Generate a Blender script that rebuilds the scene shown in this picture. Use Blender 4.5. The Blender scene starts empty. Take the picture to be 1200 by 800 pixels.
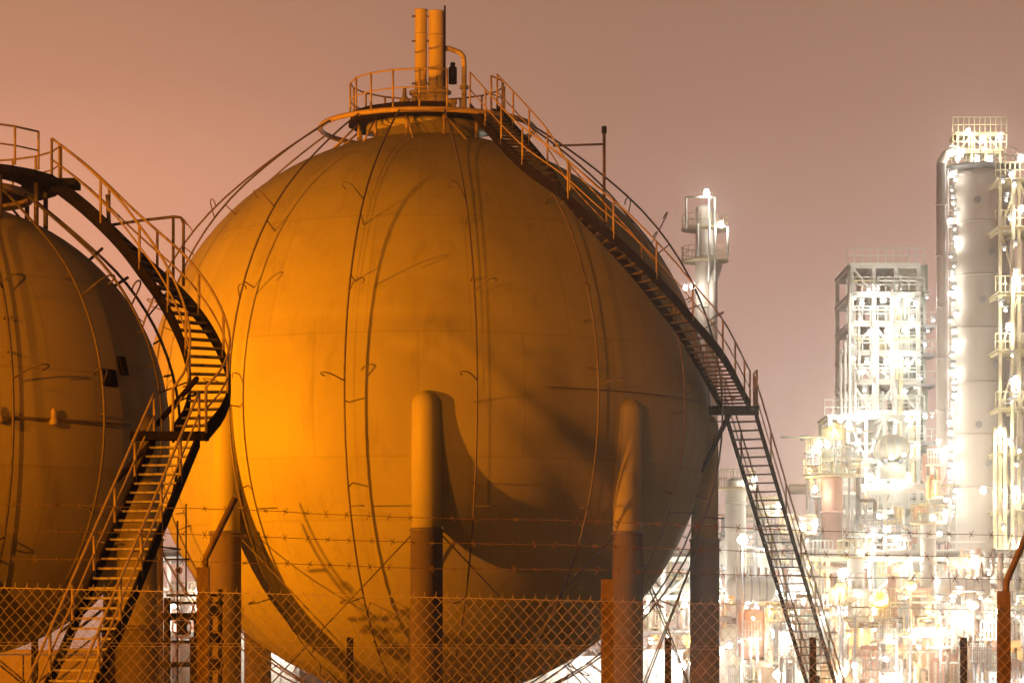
import bpy, bmesh, math, random
from mathutils import Vector, Matrix
random.seed(7)
V = Vector
SC = bpy.context.scene
COL = SC.collection

# ---------------------------------------------------------------- camera
EYE = 3.2            # eye height above the plant's ground (the photographer stands on a bank)
FPX = 3200.0         # focal length in photograph pixels (1200 wide)
HOR = 750.0          # horizon row in the photograph
cam_data = bpy.data.cameras.new("camera")
cam = bpy.data.objects.new("camera", cam_data)
COL.objects.link(cam)
cam.location = (0, 0, EYE)
cam.rotation_euler = (math.radians(90), 0, 0)
cam_data.sensor_width = 36.0
cam_data.lens = FPX / 1200 * 36
cam_data.shift_y = (HOR - 400) / 1200
cam_data.clip_start = 0.1
cam_data.clip_end = 5000
SC.camera = cam

# ---------------------------------------------------------------- sky (night sky lit by the plant and the town)
world = bpy.data.worlds.new("World")
SC.world = world
world.use_nodes = True
nt = world.node_tree
nt.nodes.clear()
wo = nt.nodes.new("ShaderNodeOutputWorld")
bg = nt.nodes.new("ShaderNodeBackground")
tc = nt.nodes.new("ShaderNodeTexCoord")
sep = nt.nodes.new("ShaderNodeSeparateXYZ")
ramp = nt.nodes.new("ShaderNodeValToRGB")
nt.links.new(tc.outputs["Generated"], sep.inputs[0])
nt.links.new(sep.outputs["Z"], ramp.inputs[0])
cr = ramp.color_ramp
stops = [(0.0, (.72, .52, .45)), (.06, (.67, .45, .38)), (.13, (.50, .285, .22)), (.19, (.40, .215, .15)),
         (.25, (.345, .185, .12)), (.34, (.12, .062, .042)), (1.0, (.02, .011, .009))]
cr.elements[0].position = stops[0][0]; cr.elements[0].color = (*stops[0][1], 1)
cr.elements[1].position = stops[-1][0]; cr.elements[1].color = (*stops[-1][1], 1)
for p, c in stops[1:-1]:
    e = cr.elements.new(p); e.color = (*c, 1)
# the sodium lit side of the sky: warmer towards the left
mr = nt.nodes.new("ShaderNodeMapRange")
mr.interpolation_type = 'SMOOTHSTEP'
mr.inputs["From Min"].default_value = .08
mr.inputs["From Max"].default_value = -.17
nt.links.new(sep.outputs["X"], mr.inputs["Value"])
mix = nt.nodes.new("ShaderNodeMix"); mix.data_type = 'RGBA'; mix.blend_type = 'MIX'
ramp2 = nt.nodes.new("ShaderNodeValToRGB")
nt.links.new(sep.outputs["Z"], ramp2.inputs[0])
stops2 = [(0.0, (.78, .40, .27)), (.12, (.92, .41, .25)), (.165, (.80, .36, .215)), (.20, (.58, .265, .16)),
          (.25, (.42, .205, .12)), (.34, (.15, .07, .042)), (1.0, (.02, .011, .009))]
c2 = ramp2.color_ramp
c2.elements[0].position = 0; c2.elements[0].color = (*stops2[0][1], 1)
c2.elements[1].position = 1; c2.elements[1].color = (*stops2[-1][1], 1)
for p, c in stops2[1:-1]:
    e = c2.elements.new(p); e.color = (*c, 1)
nt.links.new(ramp2.outputs[0], mix.inputs["B"])
nt.links.new(mr.outputs[0], mix.inputs["Factor"])
nt.links.new(ramp.outputs[0], mix.inputs["A"])
nz = nt.nodes.new("ShaderNodeTexNoise")
nz.inputs["Scale"].default_value = 3.0; nz.inputs["Detail"].default_value = 3
mr2 = nt.nodes.new("ShaderNodeMapRange")
mr2.inputs["To Min"].default_value = .93; mr2.inputs["To Max"].default_value = 1.07
nt.links.new(tc.outputs["Generated"], nz.inputs["Vector"])
nt.links.new(nz.outputs["Fac"], mr2.inputs["Value"])
nt.links.new(mix.outputs["Result"], bg.inputs["Color"])
# the glow stands over the plant and fades on the side of the sky away from it
mr3 = nt.nodes.new("ShaderNodeMapRange"); mr3.interpolation_type = 'SMOOTHSTEP'
mr3.inputs["From Min"].default_value = -.6; mr3.inputs["From Max"].default_value = .8
mr3.inputs["To Min"].default_value = .16; mr3.inputs["To Max"].default_value = 1.0
nt.links.new(sep.outputs["Y"], mr3.inputs["Value"])
mu = nt.nodes.new("ShaderNodeMath"); mu.operation = 'MULTIPLY'
nt.links.new(mr2.outputs[0], mu.inputs[0]); nt.links.new(mr3.outputs[0], mu.inputs[1])
nt.links.new(mu.outputs[0], bg.inputs["Strength"])
nt.links.new(bg.outputs[0], wo.inputs["Surface"])

# ---------------------------------------------------------------- exposure and renderer
vs = SC.view_settings
vs.view_transform = 'Standard'; vs.look = 'None'; vs.exposure = 0.0; vs.gamma = 1.0; vs.use_curve_mapping = False
cy = SC.cycles
cy.use_denoising = True
cy.max_bounces = 5; cy.diffuse_bounces = 2; cy.glossy_bounces = 2; cy.transmission_bounces = 4
cy.transparent_max_bounces = 8; cy.volume_bounces = 0
cy.sample_clamp_indirect = 4.0
cy.use_light_tree = True

SODIUM = (1.0, .275, .001)
WHITE = (1.0, .97, .90)
YELLOW = (1.0, .66, .16)


# ================================================================ helpers
def W(px, py, Y):
    """world point at depth Y that the photograph shows at (px, py)"""
    return V(((px - 600) * Y / FPX, Y, EYE + (HOR - py) * Y / FPX))


def on_sphere(px, py, C, R, front=True):
    o = V((0, 0, EYE)); d = (W(px, py, 1.0) - o).normalized()
    oc = o - C
    b = oc.dot(d); c = oc.dot(oc) - R * R
    h = b * b - c
    if h < 0:
        return o + d * (-b)
    return o + d * (-b + (-1 if front else 1) * math.sqrt(h))


def catmull(P, n=12):
    out = []
    Q = [P[0] * 2 - P[1]] + P + [P[-1] * 2 - P[-2]]
    for i in range(1, len(Q) - 2):
        a, b, c, d = Q[i - 1], Q[i], Q[i + 1], Q[i + 2]
        for k in range(n):
            t = k / n
            out.append(.5 * ((2 * b) + (c - a) * t + (2 * a - 5 * b + 4 * c - d) * t * t + (3 * b - 3 * c + d - a) * t ** 3))
    out.append(P[-1].copy())
    return out


class MB:
    def __init__(s):
        s.v = []; s.f = []; s.sm = []

    def box(s, c, size, rz=0.0, M=None):
        c = V(c); sx, sy, sz = [k / 2 for k in size]
        R = M if M is not None else Matrix.Rotation(rz, 3, 'Z')
        n = len(s.v)
        for x, y, z in ((-1, -1, -1), (1, -1, -1), (1, 1, -1), (-1, 1, -1), (-1, -1, 1), (1, -1, 1), (1, 1, 1), (-1, 1, 1)):
            s.v.append(c + R @ V((x * sx, y * sy, z * sz)))
        for f in ((0, 3, 2, 1), (4, 5, 6, 7), (0, 1, 5, 4), (1, 2, 6, 5), (2, 3, 7, 6), (3, 0, 4, 7)):
            s.f.append([n + i for i in f]); s.sm.append(False)
        return s

    def tube(s, pts, r, n=6, caps=True, closed=False):
        pts = [V(p) for p in pts]
        m = len(pts)
        rr = r if isinstance(r, (list, tuple)) else [r] * m
        base = len(s.v)
        up = None
        for i, p in enumerate(pts):
            if closed:
                t = pts[(i + 1) % m] - pts[i - 1]
            else:
                t = pts[min(i + 1, m - 1)] - pts[max(i - 1, 0)]
            if t.length < 1e-9:
                t = V((0, 0, 1))
            t.normalize()
            if up is None:
                up = V((0, 0, 1)) if abs(t.z) < .9 else V((1, 0, 0))
            a = t.cross(up)
            if a.length < 1e-6:
                a = t.cross(V((0, 1, 0)))
            a.normalize(); b = a.cross(t).normalized(); up = b
            for k in range(n):
                w = 2 * math.pi * (k + .5) / n
                s.v.append(p + (a * math.cos(w) + b * math.sin(w)) * rr[i])
        for i in range(m if closed else m - 1):
            j = (i + 1) % m
            for k in range(n):
                l = (k + 1) % n
                s.f.append([base + i * n + k, base + i * n + l, base + j * n + l, base + j * n + k]); s.sm.append(n > 4)
        if caps and not closed:
            s.f.append([base + k for k in range(n)][::-1]); s.sm.append(False)
            s.f.append([base + (m - 1) * n + k for k in range(n)]); s.sm.append(False)
        return s

    def lathe(s, prof, c, n=24, smooth=True, caps=True):
        """profile of (r, z) round a vertical axis through c"""
        c = V(c); base = len(s.v); m = len(prof)
        for r, z in prof:
            for k in range(n):
                a = 2 * math.pi * k / n
                s.v.append(c + V((r * math.cos(a), r * math.sin(a), z)))
        for i in range(m - 1):
            for k in range(n):
                l = (k + 1) % n
                s.f.append([base + i * n + k, base + i * n + l, base + (i + 1) * n + l, base + (i + 1) * n + k]); s.sm.append(smooth)
        if caps:
            s.f.append([base + k for k in range(n)][::-1]); s.sm.append(False)
            s.f.append([base + (m - 1) * n + k for k in range(n)]); s.sm.append(False)
        return s

    def strip(s, L, h, t):
        """flat bar of height h and thickness t swept along L"""
        base = len(s.v); m = len(L)
        for i, p in enumerate(L):
            d = L[min(i + 1, m - 1)] - L[max(i - 1, 0)]
            side = V((-d.y, d.x, 0))
            side = side.normalized() * t / 2 if side.length > 1e-6 else V((t / 2, 0, 0))
            for q in (p - side - V((0, 0, h / 2)), p + side - V((0, 0, h / 2)), p + side + V((0, 0, h / 2)), p - side + V((0, 0, h / 2))):
                s.v.append(q)
        for i in range(m - 1):
            for k in range(4):
                l = (k + 1) % 4
                s.f.append([base + i * 4 + k, base + i * 4 + l, base + i * 4 + 4 + l, base + i * 4 + 4 + k]); s.sm.append(False)
        s.f.append([base, base + 3, base + 2, base + 1]); s.sm.append(False)
        e = base + 4 * (m - 1)
        s.f.append([e, e + 1, e + 2, e + 3]); s.sm.append(False)
        return s

    def mesh(s, name, mat):
        me = bpy.data.meshes.new(name)
        me.from_pydata([tuple(v) for v in s.v], [], s.f)
        me.polygons.foreach_set("use_smooth", s.sm)
        me.materials.append(mat)
        me.update()
        return me

    def build(s, name, mat, parent=None):
        return put(name, s.mesh(name, mat), parent)


def put(name, me, parent=None, loc=None, rot=None):
    o = bpy.data.objects.new(name, me)
    COL.objects.link(o)
    if parent is not None:
        o.parent = parent
        if parent.type == 'EMPTY':
            o.matrix_parent_inverse = Matrix.Translation(-V(parent.location))
        else:
            o.matrix_parent_inverse = parent_world(parent).inverted()
    if loc is not None:
        o.location = loc
    if rot is not None:
        o.rotation_euler = rot
    return o


def parent_world(o):
    M = Matrix.LocRotScale(o.location, o.rotation_euler, o.scale)
    if o.parent is None:
        return M
    return parent_world(o.parent) @ o.matrix_parent_inverse @ M


def thing(name, label, cat, loc, group=None):
    o = bpy.data.objects.new(name, None)
    COL.objects.link(o)
    o.location = loc
    o.empty_display_size = .3
    o["label"] = label; o["category"] = cat
    if group:
        o["group"] = group
    return o


def tag(o, label, cat, group=None):
    o["label"] = label; o["category"] = cat
    if group:
        o["group"] = group
    return o


# ================================================================ materials
def mat(name, col, rough=.6, metal=0.0, var=.15, scale=3.0, stretch=(1, 1, 1), bump=0.0, bscale=40.0, dirt=None, spec=.4):
    m = bpy.data.materials.new(name)
    m.use_nodes = True
    n = m.node_tree
    b = n.nodes["Principled BSDF"]
    b.inputs["Roughness"].default_value = rough
    b.inputs["Metallic"].default_value = metal
    b.inputs["Specular IOR Level"].default_value = spec
    t = n.nodes.new("ShaderNodeTexCoord")
    mp = n.nodes.new("ShaderNodeMapping"); mp.inputs["Scale"].default_value = stretch
    n.links.new(t.outputs["Object"], mp.inputs["Vector"])
    no = n.nodes.new("ShaderNodeTexNoise")
    no.inputs["Scale"].default_value = scale; no.inputs["Detail"].default_value = 7; no.inputs["Roughness"].default_value = .62
    n.links.new(mp.outputs[0], no.inputs["Vector"])
    r = n.nodes.new("ShaderNodeValToRGB")
    lo = [max(0, c * (1 - var)) for c in col]; hi = [min(1, c * (1 + var)) for c in col]
    r.color_ramp.elements[0].position = .3; r.color_ramp.elements[0].color = (*lo, 1)
    r.color_ramp.elements[1].position = .7; r.color_ramp.elements[1].color = (*hi, 1)
    n.links.new(no.outputs["Fac"], r.inputs[0])
    out = r.outputs[0]
    if dirt:
        n2 = n.nodes.new("ShaderNodeTexNoise")
        n2.inputs["Scale"].default_value = dirt[1]; n2.inputs["Detail"].default_value = 9; n2.inputs["Roughness"].default_value = .7
        mp2 = n.nodes.new("ShaderNodeMapping"); mp2.inputs["Scale"].default_value = dirt[2]
        n.links.new(t.outputs["Object"], mp2.inputs["Vector"]); n.links.new(mp2.outputs[0], n2.inputs["Vector"])
        mr = n.nodes.new("ShaderNodeMapRange")
        mr.inputs["From Min"].default_value = dirt[3]; mr.inputs["From Max"].default_value = dirt[3] + .2
        mr.inputs["To Max"].default_value = dirt[4]
        n.links.new(n2.outputs["Fac"], mr.inputs["Value"])
        mx = n.nodes.new("ShaderNodeMix"); mx.data_type = 'RGBA'
        mx.inputs["B"].default_value = (*dirt[0], 1)
        n.links.new(mr.outputs[0], mx.inputs["Factor"]); n.links.new(out, mx.inputs["A"])
        out = mx.outputs["Result"]
    n.links.new(out, b.inputs["Base Color"])
    if bump:
        n3 = n.nodes.new("ShaderNodeTexNoise"); n3.inputs["Scale"].default_value = bscale; n3.inputs["Detail"].default_value = 4
        n.links.new(t.outputs["Object"], n3.inputs["Vector"])
        bp = n.nodes.new("ShaderNodeBump"); bp.inputs["Strength"].default_value = bump; bp.inputs["Distance"].default_value = .02
        n.links.new(n3.outputs["Fac"], bp.inputs["Height"]); n.links.new(bp.outputs[0], b.inputs["Normal"])
    return m


def emit(name, col, strength):
    m = bpy.data.materials.new(name)
    m.use_nodes = True
    b = m.node_tree.nodes["Principled BSDF"]
    b.inputs["Base Color"].default_value = (.8, .8, .8, 1)
    b.inputs["Emission Color"].default_value = (*col, 1)
    b.inputs["Emission Strength"].default_value = strength
    try:
        m.cycles.emission_sampling = 'NONE'   # a lamp object stands in each lens and carries its light
    except Exception:
        pass
    return m


M = {}
M['shell'] = mat('tank_paint', (.50, .47, .15), .55, var=.09, scale=.55, stretch=(1, 1, .6), bump=.12, bscale=3.0,
                 dirt=((.24, .20, .09), 1.3, (1.5, 1.5, .30), .54, .45))
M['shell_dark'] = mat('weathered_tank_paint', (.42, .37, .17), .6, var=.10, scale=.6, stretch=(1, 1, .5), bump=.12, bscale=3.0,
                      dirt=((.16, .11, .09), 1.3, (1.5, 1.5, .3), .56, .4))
def seams(m, R, nseg, lats):
    """welded plate joints: fine raised lines on meridians and parallels"""
    n = m.node_tree; b = n.nodes["Principled BSDF"]
    def mth(op, a, c=None):
        q = n.nodes.new("ShaderNodeMath"); q.operation = op
        for i, v in enumerate((a, c)):
            if v is None: continue
            if isinstance(v, (int, float)): q.inputs[i].default_value = v
            else: n.links.new(v, q.inputs[i])
        return q.outputs[0]
    t = n.nodes.new("ShaderNodeTexCoord"); sp = n.nodes.new("ShaderNodeSeparateXYZ")
    n.links.new(t.outputs["Object"], sp.inputs[0])
    ang = mth('ARCTAN2', sp.outputs[1], sp.outputs[0])
    z = mth('DIVIDE', sp.outputs[2], R)
    rad = mth('SQRT', mth('MAXIMUM', mth('SUBTRACT', 1.0, mth('MULTIPLY', z, z)), .0004))
    band = mth('FLOOR', mth('MULTIPLY', mth('ADD', z, 1.0), 2.5))
    fr = mth('FRACT', mth('ADD', mth('MULTIPLY', ang, nseg / (2 * math.pi)), mth('MULTIPLY', band, .5)))
    dist = mth('MULTIPLY', mth('MULTIPLY', mth('ABSOLUTE', mth('SUBTRACT', fr, .5)), rad), 2 * math.pi * R / nseg)
    l1 = mth('LESS_THAN', dist, .022)
    tot = l1
    for la in lats:
        d = mth('ABSOLUTE', mth('SUBTRACT', z, math.sin(math.radians(la))))
        tot = mth('MAXIMUM', tot, mth('LESS_THAN', d, .022 / R))
    old = b.inputs["Base Color"].links[0].from_socket
    mx = n.nodes.new("ShaderNodeMix"); mx.data_type = 'RGBA'; mx.blend_type = 'MULTIPLY'
    mx.inputs["B"].default_value = (.88, .87, .84, 1)
    n.links.new(tot, mx.inputs["Factor"]); n.links.new(old, mx.inputs["A"])
    # plates differ a little in tone
    wn = n.nodes.new("ShaderNodeTexWhiteNoise"); wn.noise_dimensions = '2D'
    cb = n.nodes.new("ShaderNodeCombineXYZ")
    n.links.new(mth('FLOOR', mth('ADD', mth('MULTIPLY', ang, nseg / (2 * math.pi)), mth('ADD', mth('MULTIPLY', band, .5), .5))), cb.inputs[0]); n.links.new(band, cb.inputs[1])
    n.links.new(cb.outputs[0], wn.inputs["Vector"])
    tone = mth('ADD', mth('MULTIPLY', wn.outputs["Value"], .09), .92)
    mx2 = n.nodes.new("ShaderNodeMix"); mx2.data_type = 'RGBA'; mx2.blend_type = 'MULTIPLY'; mx2.inputs["Factor"].default_value = 1
    n.links.new(mx.outputs["Result"], mx2.inputs["A"]); n.links.new(tone, mx2.inputs["B"])
    n.links.new(mx2.outputs["Result"], b.inputs["Base Color"])


seams(M['shell'], 8.0, 18, (-53.1, -23.6, -11.5 + .0, 11.5, 36.9, 60))
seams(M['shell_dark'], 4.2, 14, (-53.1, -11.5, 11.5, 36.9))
M['leg'] = mat('leg_paint', (.50, .47, .15), .55, var=.08, scale=1.2, stretch=(1, 1, .2), bump=.08, bscale=20)
M['sleeve'] = mat('fireproofing_concrete', (.15, .12, .09), .85, var=.15, scale=2.5, stretch=(1, 1, .4), bump=.3, bscale=14)
M['steel'] = mat('dark_stair_steel', (.022, .018, .016), .9, 0, var=.25, scale=6, bump=.1, spec=.06)
M['grate'] = mat('galvanised_grating', (.15, .14, .13), .8, .0, var=.2, scale=8)
M['lit_grate'] = mat('lamplit_grating', (.52, .49, .42), .6, 0, var=.25, scale=9)  # paler copy of the grating: lamplight on the treads put into its colour
M['yellow'] = mat('yellow_railing_paint', (.58, .46, .2), .5, var=.15, scale=6)
M['pipe'] = mat('spray_pipe_steel', (.20, .17, .14), .5, .3, var=.2, scale=7)
M['cream'] = mat('cream_stack_paint', (.66, .58, .36), .5, var=.1, scale=4, stretch=(1, 1, .4),
                 dirt=((.2, .17, .12), 2.5, (1, 1, .3), .58, .5))
M['rust'] = mat('rusty_fence_post', (.17, .12, .08), .8, .1, var=.3, scale=12, bump=.35, bscale=60,
                dirt=((.10, .04, .02), 9, (1, 1, .5), .5, .8))
M['wire'] = mat('galvanised_fence_wire', (.42, .37, .34), .7, 0, var=.25, scale=30)
M['ground'] = mat('gravel_ground', (.27, .24, .19), .95, var=.3, scale=1.6, bump=.6, bscale=9)
M['white'] = mat('white_plant_steel', (.54, .54, .48), .5, var=.08, scale=1.5)
M['pale'] = mat('pale_green_cladding', (.50, .55, .44), .6, var=.06, scale=.6, bump=.1, bscale=3)
M['beige'] = mat('beige_tower_cladding', (.52, .47, .40), .45, var=.06, scale=.5, stretch=(1, 1, .3))
M['red'] = mat('red_lead_column_paint', (.46, .24, .16), .6, var=.1, scale=.8)
M['ygrey'] = mat('yellowish_platform_steel', (.52, .44, .24), .55, var=.12, scale=1.5)
M['grey'] = mat('grey_plant_steel', (.30, .30, .30), .55, .2, var=.15, scale=2)
M['matte'] = mat('matte_pale_vessel', (.42, .42, .37), .95, 0, var=.1, scale=1.2, spec=.05)
M['window'] = mat('dark_louvre', (.08, .09, .11), .3, var=.2, scale=2)
M['wallorange'] = mat('ochre_shed_wall', (.45, .33, .22), .8, var=.15, scale=.8, bump=.2, bscale=4)
M['lens_white'] = emit('lit_white_lens', (1, .97, .88), 40)
M['lens_small'] = emit('lit_small_lens', (1, .96, .85), 8)
M['lens_sodium'] = emit('lit_sodium_lens', (1, .36, .01), 2.4)
M['lens_yellow'] = emit('lit_yellow_lens', (1, .5, .01), 1.6)
M['blue'] = mat('blue_grey_panel', (.10, .16, .22), .5, var=.2, scale=2)


# ================================================================ setting: the ground
def ground_z(y):
    if y < 24: return 1.5
    if y > 36: return 0.0
    t = (y - 24) / 12
    return 1.5 * (1 - t * t * (3 - 2 * t))


gm = MB()
ys = [-60, -20, 0, 10, 20] + [24 + k for k in range(13)] + [60, 120, 250, 500, 900]
xs = [-500, -200, -80, -30, -10, 0, 10, 30, 80, 200, 500]
for y in ys:
    for x in xs:
        gm.v.append(V((x, y, ground_z(y))))
for j in range(len(ys) - 1):
    for i in range(len(xs) - 1):
        a = j * len(xs) + i
        gm.f.append([a, a + 1, a + 1 + len(xs), a + len(xs)]); gm.sm.append(True)
g = gm.build('ground', M['ground']); g["kind"] = "structure"


# ================================================================ railing and stairs
def railing(parent, base, h, mt, r=.024, every=1, closed=False, mids=(.5,), names=('post', 'top_rail', 'mid_rail'), skip=()):
    """posts on the base points, a rail above and one half way up"""
    up = V((0, 0, 1))
    for i, p in enumerate(base):
        if i % every == 0 and i not in skip:
            MB().tube([p, p + up * h], r * 1.15, 6).build(names[0], mt, parent)
    MB().tube([p + up * h for p in base], r, 6, closed=closed).build(names[1], mt, parent)
    for m in mids:
        MB().tube([p + up * h * m for p in base], r * .8, 6, closed=closed).build(names[2], mt, parent)


def resample(P, step):
    L = [0.0]
    for a, b in zip(P, P[1:]):
        L.append(L[-1] + (b - a).length)
    n = max(2, round(L[-1] / step))
    out = []
    j = 0
    for k in range(n + 1):
        s = L[-1] * k / n
        while j < len(L) - 2 and L[j + 1] < s:
            j += 1
        t = (s - L[j]) / max(1e-9, L[j + 1] - L[j])
        out.append(P[j].lerp(P[j + 1], t))
    return out


TREAD = {}


def flight(parent, path, width, step, rail_h, rail_mat, post_every=4, sides=(-1, 1), tread_mt='grate'):
    P = resample(path, step)
    n = len(P)
    tang = []
    for i in range(n):
        d = P[min(i + 2, n - 1)] - P[max(i - 2, 0)]
        d.z = 0
        tang.append(d.normalized())
    if width not in TREAD:
        TREAD[width] = MB().box((0, 0, 0), (width - .04, .25, .035)).mesh('tread', M[tread_mt])
    for i in range(1, n - 1):
        ang = math.atan2(tang[i].y, tang[i].x) - math.pi / 2
        put('tread', TREAD[width], parent, P[i], (0, 0, ang))
    for s in (-1, 1):
        side = [P[i] + V((tang[i].y, -tang[i].x, 0)) * (s * width / 2) for i in range(n)]
        MB().strip(side, .30, .04).build('stringer', M['steel'], parent)
        if s in sides:
            idx = list(range(0, n, post_every))
            if idx[-1] != n - 1: idx.append(n - 1)
            up = V((0, 0, 1))
            for i in idx:
                MB().tube([side[i], side[i] + up * rail_h], .026, 6).build('post', rail_mat, parent)
            MB().tube([p + up * rail_h for p in side], .024, 6).build('handrail', rail_mat, parent)
            MB().tube([p + up * rail_h * .52 for p in side], .018, 6).build('mid_rail', rail_mat, parent)
    return P


# ================================================================ big storage sphere
D1 = 77.8; R1 = 8.0
C1 = W(501, 490, D1)
UP = V((0, 0, 1))


def sph(C, R, az, lat):
    a, l = math.radians(az), math.radians(lat)
    return C + V((R * math.cos(l) * math.sin(a), -R * math.cos(l) * math.cos(a), R * math.sin(l)))


def shell_mesh(C, R, mt, n=96, m=48):
    prof = [(max(.001, R * math.cos(-math.pi / 2 + math.pi * k / m)), R * math.sin(-math.pi / 2 + math.pi * k / m)) for k in range(m + 1)]
    return MB().lathe(prof, C, n).mesh('shell', mt)


def make_leg(root, C, R, az, rl, r, ztop, zsleeve, mt):
    a = math.radians(az)
    p = V((C.x + rl * math.sin(a), C.y - rl * math.cos(a), 0))
    prof = [(r, zsleeve - .4)] + [(r, ztop - r)] + [(r * math.cos(t * math.pi / 16), ztop - r + r * math.sin(t * math.pi / 16)) for t in range(1, 8)] + [(.001, ztop)]
    leg = MB().lathe(prof, p, 28).build('leg', mt, root)
    rs = r * 1.08
    MB().lathe([(rs * 1.9, 0.0), (rs * 1.9, .22), (rs, .3), (rs, zsleeve - .03), (rs * .97, zsleeve), (r * .99, zsleeve)], p, 28).build('sleeve', M['sleeve'], leg)
    MB().lathe([(rs * 1.0, zsleeve - .02), (rs * 1.07, zsleeve - .01), (rs * 1.07, zsleeve + .05), (r * 1.0, zsleeve + .07)], p, 28).build('drip_collar', M['pipe'], leg)
    for zz in (zsleeve + (ztop - zsleeve) * .45,):
        MB().lathe([(r, zz - .025), (r * 1.02, zz - .012), (r * 1.02, zz + .012), (r, zz + .025)], p, 28, True, False).build('weld_seam', mt, leg)
    return p


def hook_mesh(base, out, side, scale):
    pts = [base + out * (.30 * scale)]
    c = base + out * (.34 * scale) + side * (.11 * scale)
    pts = [base, base + out * .34 * scale]
    for k in range(1, 8):
        w = math.pi - k * math.pi * 1.15 / 7
        pts.append(c + side * (.11 * scale * math.cos(w)) + out * (.13 * scale * math.sin(w)))
    return MB().tube(pts, .017, 5)


def sphere_tank(root, C, R, shell_mt, leg_mt, leg_az, rl, leg_r, ztop, zsleeve, pipe_az, ring_r, ring_z, standoff, hook_lats, low=-72):
    put('shell', shell_mesh(V((0, 0, 0)), R, shell_mt), root, C)
    feet = [make_leg(root, C, R, a, rl, leg_r, ztop, zsleeve, leg_mt) for a in leg_az]
    n = len(feet)
    for i in range(n):
        a, b = feet[i], feet[(i + 1) % n]
        MB().tube([a + UP * (zsleeve + .3), b + UP * .8], .019, 6).build('tie_rod', M['pipe'], root)
        MB().tube([b + UP * (zsleeve + .3), a + UP * .8], .019, 6).build('tie_rod', M['pipe'], root)
    ring = [C + V((ring_r * math.sin(k * math.pi / 24), -ring_r * math.cos(k * math.pi / 24), ring_z)) for k in range(48)]
    MB().tube(ring, .075, 8, closed=True).build('spray_ring', M['yellow'], root)
    for az in pipe_az:
        a = math.radians(az)
        Rp = R + standoff
        pts = [C + V((ring_r * math.sin(a), -ring_r * math.cos(a), ring_z))]
        lat0 = 47
        e = sph(C, Rp, az, lat0)
        tan = (sph(C, Rp, az, lat0 + 1) - e).normalized()
        mid = e + tan * (pts[0] - e).length * .5
        for k in range(1, 8):
            t = k / 8
            pts.append(pts[0] * (1 - t) ** 2 + mid * 2 * t * (1 - t) + e * t * t)
        lat = lat0
        while lat >= low:
            pts.append(sph(C, Rp, az, lat)); lat -= 4
        pp = MB().tube(pts, .027, 6).build('spray_pipe', M['pipe'], root)
        visible = abs((az + 180) % 360 - 180) < 105
        if not visible:
            continue
        for j, la in enumerate(hook_lats):
            b = sph(C, Rp, az, la); out = (b - C).normalized()
            side = V((math.cos(a), math.sin(a), 0)) * (1 if (j + int(az)) % 2 else -1)
            upv = out.cross(side)
            d = (out * .75 + upv * (.25 if upv.z > 0 else -.25) + side * .45).normalized()
            hook_mesh(b, d, side, 1.25).build('nozzle', M['pipe'], pp)
            MB().tube([b + upv * .5, sph(C, R, az, la) + upv * .5], .018, 5).build('standoff', M['pipe'], pp)
    return feet


tank = thing('storage_sphere', 'huge orange lit spherical gas tank standing on thick round legs', 'gas tank', (C1.x, C1.y, 0))
sphere_tank(tank, C1, R1, M['shell'], M['leg'], [1.6, 43.8, 86, 131, 178, 223, 277, 319.4], R1 * .985, .385,
            W(500, 458, D1 - 7.6).z, W(500, 622, D1 - 7.6).z,
            [-36 + 23.2 * k for k in range(-3, 8)] + [150, 180, 210, 235], 3.05, 8.22, .42, [66 - 0, 38, 18, 2, -20, -38, -56][1:], -66)
# nozzle neck and bolted flange at the crown
MB().lathe([(1.5, 7.75), (1.5, 8.12), (1.75, 8.14), (1.75, 8.28), (.3, 8.3)], C1, 32).build('crown_flange', M['leg'], tank)
# sampling pipe girth line on the right part of the tank
MB().tube([sph(C1, R1 + .1, a, 1.5) for a in range(24, 84, 3)], .013, 6).build('girth_pipe', M['pipe'], tank)

# ---- top platform of the big sphere
dz = 8.28
plat = thing('top_platform', 'round railed platform on the crown of the big tank', 'platform', C1 + UP * dz)
oct_ = [C1 + V((2.25 * math.sin(math.radians(a)), -2.25 * math.cos(math.radians(a)), dz)) for a in range(-180, 180, 30)]
dk = MB()
nb = len(oct_)
for q in (oct_, [p + UP * .17 for p in oct_]):
    dk.v += [p.copy() for p in q]
dk.f.append(list(range(nb))[::-1]); dk.f.append(list(range(nb, 2 * nb)))
for k in range(nb):
    l = (k + 1) % nb
    dk.f.append([k, l, nb + l, nb + k])
dk.sm = [False] * len(dk.f)
dk.build('deck', M['steel'], plat)
for a in range(-165, 180, 30):
    p = C1 + V((2.0 * math.sin(math.radians(a)), -2.0 * math.cos(math.radians(a)), dz))
    q = C1 + V((2.0 * math.sin(math.radians(a)), -2.0 * math.cos(math.radians(a)), 7.7))
    MB().tube([q, p], .05, 6).build('support', M['yellow'], plat)
    q2 = C1 + V((2.9 * math.sin(math.radians(a + 9)), -2.9 * math.cos(math.radians(a + 9)), 7.42))
    MB().tube([q2, p], .03, 6).build('knee_brace', M['yellow'], plat)
# the railing leaves the stair side open
open_az = 40
rp = [C1 + V((2.2 * math.sin(math.radians(a)), -2.2 * math.cos(math.radians(a)), dz + .17)) for a in range(open_az + 16, open_az + 345, 20)]
railing(plat, rp, 1.05, M['yellow'], .026, mids=(.52,))
tb = [p + UP * .08 for p in rp]
MB().strip(tb, .15, .012).build('toe_board', M['steel'], plat)

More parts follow.
